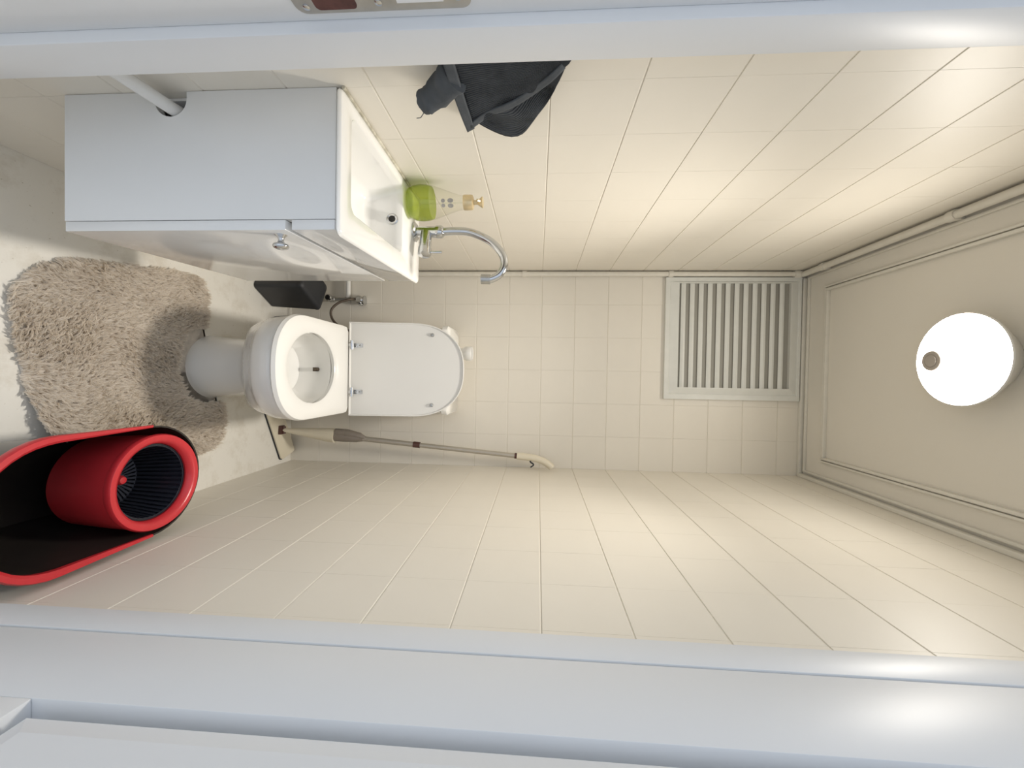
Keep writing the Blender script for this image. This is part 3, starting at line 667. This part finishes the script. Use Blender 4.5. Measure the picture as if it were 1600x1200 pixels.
quads = np.stack([base, base+1, base+2, base+3], 1); tris = np.stack([base+3, base+2, base+4], 1)
me = bpy.data.meshes.new('pile')
me.vertices.add(len(V)); me.vertices.foreach_set('co', V.ravel().astype(np.float32))
me.loops.add(nb*7); li = np.concatenate([quads, tris], 1).ravel(); me.loops.foreach_set('vertex_index', li.astype(np.int32))
me.polygons.add(nb*2); ls = np.stack([np.arange(nb)*7, np.arange(nb)*7+4], 1).ravel(); me.polygons.foreach_set('loop_start', ls.astype(np.int32))
me.update(calc_edges=True); me.validate(); me.materials.append(M['pile'])
po = bpy.data.objects.new('pile', me); C.objects.link(po); po.parent = rug; po['kind'] = 'stuff'; po['label'] = 'long taupe pile combed in swirls'

# ================================================================== SPIN MOP BUCKET
bk = thing('spin_mop_bucket', 'dark oval mop bucket with red rim and red spinner', 'bucket', (0.262, 0.82, 0))
bcx, bhw, bya, byb = 0.2630, 0.1330, 0.588, 1.046
def stad(z, g=0.0, n=20, ya=bya, yb=byb):
    r = bhw+g; P_ = []
    c1, c2 = yb-bhw, ya+bhw
    for k in range(n+1): a = math.pi*k/n; P_.append(Vector((bcx+r*math.cos(a), c1+r*math.sin(a), z)))
    for k in range(1, 6): P_.append(Vector((bcx-r, c1+(c2-c1)*k/6, z)))
    for k in range(n+1): a = math.pi+math.pi*k/n; P_.append(Vector((bcx+r*math.cos(a), c2+r*math.sin(a), z)))
    for k in range(1, 6): P_.append(Vector((bcx+r, c2+(c1-c2)*k/6, z)))
    return P_
ZR = 0.255
bm = B(); loft(bm, [stad(0.0, -.052), stad(0.006, -.047), stad(0.06, -.030), stad(0.14, -.012), stad(ZR, 0.0), stad(ZR, -.004), stad(0.14, -.016), stad(0.06, -.034), stad(0.012, -.050)]); obj('tub', bm, 'bucket', bk, angle=50)
# red rim running round the near part only
def rimpart(k0, k1):
    bm = B(); base_ = stad(ZR, 0.0); N = len(base_)
    idx = [i % N for i in range(k0, k1+1)]
    secs = [(0.004, -0.010), (0.0055, 0.002), (0.003, 0.007), (-0.006, 0.0075), (-0.011, 0.003), (-0.0115, -0.008)]
    ringsl = [[], [], [], [], [], []]
    K = len(idx)-1
    for j, (g, dz) in enumerate(secs):
        for q_, i in enumerate(idx):
            w_ = 0.40+0.60*min(1.0, min(q_, K-q_)/7.0); ringsl[j].append(bm.verts.new(stad(ZR-0.002+(dz+0.002)*w_, g*w_)[i]))
    for j in range(6):
        a, b = ringsl[j], ringsl[(j+1) % 6]
        for i in range(len(idx)-1): bm.faces.new((a[i], a[i+1], b[i+1], b[i]))
    bm.faces.new([r[0] for r in ringsl]); bm.faces.new([r[-1] for r in ringsl][::-1])
    return bm
o = obj('rim', rimpart(20, 52), 'red', bk, angle=40); o['label'] = 'glossy red rim'
# spinner housing and perforated basket at the far end
scx, scy = 0.2660, 0.9190
bm = B(); 
lathe(bm, [(0.104, -0.150), (0.110, -0.06), (0.1120, -0.006), (0.0930, -0.007), (0.0915, -0.02), (0.0885, -0.15)], (scx, scy, ZR), n=56, cap0=False, cap1=False); o = obj('spinner_housing', bm, 'red', bk, angle=50); o['label'] = 'red spinner housing'
bm = B(); lathe(bm, [(0.1125, -0.007), (0.1155, 0.004), (0.1125, 0.010), (0.1040, 0.011), (0.0950, 0.006), (0.0915, -0.007)], (scx, scy, ZR), n=56, cap0=False, cap1=False); o = obj('spinner_ring', bm, 'red', bk, angle=50); o['label'] = 'bright red spinner ring'
bm = B(); lathe(bm, [(0.0905, 0), (0.0905, 0.004), (0.085, 0.004)], (scx, scy, ZR-0.014), n=48, cap0=False, cap1=False)
for k in range(44):
    a = 2*math.pi*k/44; ca, sa = math.cos(a), math.sin(a); t = Vector((-sa, ca, 0))
    pa = Vector((scx+0.0875*ca, scy+0.0875*sa, ZR-0.012)); pb = Vector((scx+0.070*ca, scy+0.070*sa, ZR-0.125))
    q = [pa-t*.0032, pa+t*.0032, pb+t*.0026, pb-t*.0026]; rr = Vector((ca, sa, 0))*0.003
    loft(bm, [q, [v-rr for v in q]])
lathe(bm, [(0.0885, -0.02), (0.0865, -0.05), (0.0855, -0.052), (0.0855, -0.02)], (scx, scy, ZR), n=44, cap0=False, cap1=False)
bk_b = obj('basket', bm, 'basket', bk, smooth=False); bk_b['label'] = 'dark slotted spinner basket'
bm = B()
lathe(bm, [(0.0780, -0.140), (0.0885, -0.008), (0.0880, -0.008)], (scx, scy, ZR), n=44, cap0=True, cap1=False); obj('basket_wall', bm, 'basket', bk)
bm = B()
for k in range(40):
    a = 2*math.pi*k/40; ca, sa = math.cos(a), math.sin(a); t = Vector((-sa, ca, 0))
    pa = Vector((scx+0.068*ca, scy+0.068*sa, ZR-0.124)); pb = Vector((scx+0.030*ca, scy+0.030*sa, ZR-0.124))
    q = [pa-t*.0030, pa+t*.0030, pb+t*.0014, pb-t*.0014]; loft(bm, [q, [v+Vector((0, 0, .004)) for v in q]])
lathe(bm, [(0.071, -0.126), (0.071, -0.121), (0.067, -0.121)], (scx, scy, ZR), n=40, cap0=False, cap1=False)
lathe(bm, [(0.030, -0.125), (0.028, -0.118), (0.016, -0.114), (0.016, -0.095)], (scx, scy, ZR), n=32); obj('basket_floor', bm, 'basket', bk, smooth=False)
bm = B(); lathe(bm, [(0.012, -0.096), (0.0115, -0.088), (0.008, -0.082), (0, -0.080)], (scx, scy, ZR), n=20); o = obj('spindle', bm, 'red', bk); o['label'] = 'red centre spindle'

# ================================================================== SPRAY MOP
sm = thing('spray_mop', 'cream flat spray mop leaning in the back corner', 'mop', (0.26, 1.76, 0))
dv = Vector((-0.904, -0.427, 0)); nv = Vector((-0.427, 0.904, 0)); a0 = Vector((0.398, 1.775, 0.0))
def padbox(l0, l1, w0, w1, zf0, zf1, zb0, zb1, r=0.012):
    pts = rrect(l0, l1, w0, w1, r, 0, 4); lo, hi = [], []
    for p in pts:
        t = (p.y-w0)/(w1-w0); b = a0+dv*p.x+nv*p.y
        lo.append(b+Vector((0, 0, zf0+(zb0-zf0)*t))); hi.append(b+Vector((0, 0, zf1+(zb1-zf1)*t)))
    return lo, hi
bm = B(); lo, hi = padbox(0.0, 0.31, 0.0, 0.082, 0.0005, 0.007, 0.0005, 0.012); loft(bm, [lo, hi]); o = obj('mop_pad', bm, 'bin', sm, smooth=False); o['label'] = 'dark mop cloth under the plate'
bm = B(); lo, hi = padbox(0.003, 0.307, 0.002, 0.080, 0.007, 0.013, 0.012, 0.030); loft(bm, [lo, hi]); obj('mop_plate', bm, 'cream', sm, smooth=False)
J = Vector((0.2525, 1.752, 0.034)); Tp = Vector((0.347, 1.790, 1.085)); axm = (Tp-J)
def on(t): return J+axm*t
def tz(z): return (z-J.z)/axm.z
bm = B(); box(bm, J.x-0.020, J.x+0.020, J.y-0.014, J.y+0.014, 0.018, 0.034, 0.003); tube(bm, [(J.x-0.016, J.y, 0.036), (J.x+0.016, J.y, 0.036)], 0.009, 12); obj('swivel_joint', bm, 'brown', sm)
bm = B(); tube(bm, [on(tz(0.036)), on(tz(0.08)), on(tz(0.14)), on(tz(0.24)), on(tz(0.272))], [0.009, 0.013, 0.020, 0.031, 0.032], 18); obj('lower_body', bm, 'cream', sm, angle=50)
bm = B(); tube(bm, [on(tz(0.270)), on(tz(0.31)), on(tz(0.37)), on(tz(0.40))], [0.024, 0.024, 0.019, 0.011], 16); nb_ = obj('bottle_holder', bm, 'smoke', sm); nb_['label'] = 'smoky grey bottle cradle'
bm = B(); tube(bm, [on(tz(0.275))+Vector((-.016, -.006, 0)), on(tz(0.33))+Vector((-.018, -.006, 0)), on(tz(0.385))+Vector((-.012, -.005, 0)), on(tz(0.412))+Vector((-.004, -.004, 0))], [0.018, 0.018, 0.014, 0.006], 14); obj('spray_bottle', bm, 'smoke', sm)
bm = B(); tube(bm, [on(tz(0.38)), on(tz(0.63))], 0.0115, 14); obj('lower_pole', bm, 'pole', sm)
bm = B(); tube(bm, [on(tz(0.625)), on(tz(0.655))], 0.0135, 14); o = obj('pole_collar', bm, 'brown', sm); o['label'] = 'brown pole collar'
bm = B(); tube(bm, [on(tz(0.65)), on(tz(1.085))], 0.0105, 14); obj('upper_pole', bm, 'pole', sm)
bm = B(); tube(bm, [on(tz(1.078)), on(tz(1.090))], 0.0125, 14); obj('handle_collar', bm, 'brown', sm)
bm = B(); tube(bm, cr([on(tz(1.088)), on(tz(1.14)), (0.3585, 1.793, 1.180), (0.373, 1.796, 1.215), (0.391, 1.800, 1.238), (0.396, 1.801, 1.243)]), [0.0155+0.0*i for i in range(26)], 14, sy=1.0); hd = obj('handle', bm, 'cream', sm)
bm = B(); tube(bm, cr([(0.365, 1.788, 1.148), (0.373, 1.787, 1.150), (0.379, 1.787, 1.160), (0.386, 1.788, 1.163)]), 0.0035, 8); tube(bm, [(0.386, 1.788, 1.163), (0.396, 1.789, 1.150)], 0.003, 8); o = obj('trigger', bm, 'bin', hd); o['label'] = 'dark spray trigger'

# ================================================================== TOWEL
tw = thing('hand_towel', 'dark charcoal ribbed towel hanging on the left wall', 'towel', (-0.45, 0.62, 0.96))
def patch(name, Lft, Rgt, mt, nu=40, nvv=24, disp=None, thick=0.003, xbase=-0.455, uvs=(1.0, 1.0)):
    Lf = cr([(0, a, b) for a, b in Lft], 8); Rt = cr([(0, a, b) for a, b in Rgt], 8)
    def samp(P_, t):
        d = [0]
        for i in range(1, len(P_)): d.append(d[-1]+(P_[i]-P_[i-1]).length)
        t *= d[-1]
        return Vector([float(np.interp(t, d, [p[k] for p in P_])) for k in range(3)])
    bm = B(); g = []; uvl = {}
    for i in range(nvv+1):
        a, b = samp(Lf, i/nvv), samp(Rt, i/nvv); row = []
        for j in range(nu+1):
            s = j/nu; p = a.lerp(b, s); x = xbase+(disp(s, i/nvv, p.y, p.z) if disp else 0)
            v = bm.verts.new((x, p.y, p.z)); uvl[v] = (s*uvs[0], i/nvv*uvs[1]); row.append(v)
        g.append(row)
    lay = bm.loops.layers.uv.new('UVMap')
    for i in range(nvv):
        for j in range(nu):
            f = bm.faces.new((g[i][j], g[i][j+1], g[i+1][j+1], g[i+1][j]))
            for lp_ in f.loops: lp_[lay].uv = uvl[lp_.vert]
    o = obj(name, bm, mt, tw, angle=80)
    md = o.modifiers.new('thickness', 'SOLIDIFY'); md.thickness = thick; md.offset = 0
    return o
sn = math.sin
# back layer: wide drape with soft vertical folds, its lower hem running from the wall side out to the rounded edge
patch('back_fold', [(0.556, 1.222), (0.556, 1.16), (0.556, 1.08), (0.556, 1.02)], [(0.600, 1.209), (0.670, 1.190), (0.718, 1.166), (0.768, 1.141), (0.780, 1.117), (0.768, 1.092), (0.745, 1.066), (0.726, 1.050)], 'towel',
      disp=lambda s, t, y, z: 0.006*sn(9*s*t+2.2*s+1)*(1-s*s)+0.006*sn(60*(y-0.56)-24*(z-1.1))*min(1, 3*s)*(1-s**6), xbase=-0.462, uvs=(1.3, 1.0))
# front fold: flat ribbed flap with the straight diagonal edge
patch('front_fold', [(0.548, 1.222), (0.548, 1.16), (0.548, 1.10), (0.552, 1.046)], [(0.579, 1.206), (0.618, 1.176), (0.640, 1.155), (0.662, 1.123), (0.690, 1.080), (0.712, 1.052)], 'towel',
      disp=lambda s, t, y, z: 0.006*sn(3*s+2*t)+0.004*sn(22*(y-0.5)+3*z)+0.004*s, xbase=-0.442, uvs=(1.2, 1.0))
patch('hem_band', [(0.548, 1.050), (0.549, 1.034)], [(0.714, 1.056), (0.7245, 1.0415)], 'towelhem', nvv=6, disp=lambda s, t, y, z: 0.005*sn(3*s)+0.003, xbase=-0.444, thick=0.005)
patch('edge_band', [(0.570, 1.200), (0.607, 1.170), (0.629, 1.149), (0.651, 1.117), (0.679, 1.074), (0.700, 1.050)], [(0.579, 1.206), (0.618, 1.176), (0.640, 1.155), (0.662, 1.123), (0.690, 1.080), (0.712, 1.052)], 'towelhem', nu=4, nvv=30, disp=lambda s, t, y, z: 0.0035+0.006*sn(3+2*t)*0.3+0.0015*sn(14*t), xbase=-0.441, thick=0.0025)
# tail: bunched end dangling below the hem
bm = B()
tl = [(-0.452, 0.600, 1.045), (-0.451, 0.622, 1.028), (-0.450, 0.642, 1.010), (-0.450, 0.655, 0.992), (-0.450, 0.662, 0.978), (-0.450, 0.661, 0.970)]
tube(bm, cr(tl), [0.024]*6+[0.022]*5+[0.019]*5+[0.016]*4+[0.013, 0.011, 0.010, 0.008, 0.006, 0.004], 18)
for v in bm.verts:
    n_ = noise.noise(v.co*38); v.co += Vector((0.010*n_, 0.008*noise.noise(v.co*31+Vector((5, 1, 2))), 0.006*noise.noise(v.co*45)))
    v.co.x = max(v.co.x, -0.484)
o = obj('bunched_end', bm, 'towelhem', tw, angle=80)
bm = B(); tube(bm, [(-0.437, 0.668, 0.978), (-0.436, 0.678, 0.970), (-0.438, 0.682, 0.962)], 0.0007, 6); obj('loose_thread', bm, 'towelhem', tw)
hk = thing('towel_hook', 'small metal hook holding the charcoal towel', 'hook', (XL, 0.565, 1.21))
bm = B(); lathe(bm, [(0.013, 0), (0.013, 0.003), (0.010, 0.005)], (XL, 0.565, 1.225), (1, 0, 0), 16); obj('rose', bm, 'steel', hk)
bm = B(); tube(bm, cr([(XL+0.003, 0.565, 1.225), (XL+0.020, 0.565, 1.219), (XL+0.032, 0.565, 1.222), (XL+0.038, 0.565, 1.236)]), 0.004, 10); obj('arm', bm, 'steel', hk)
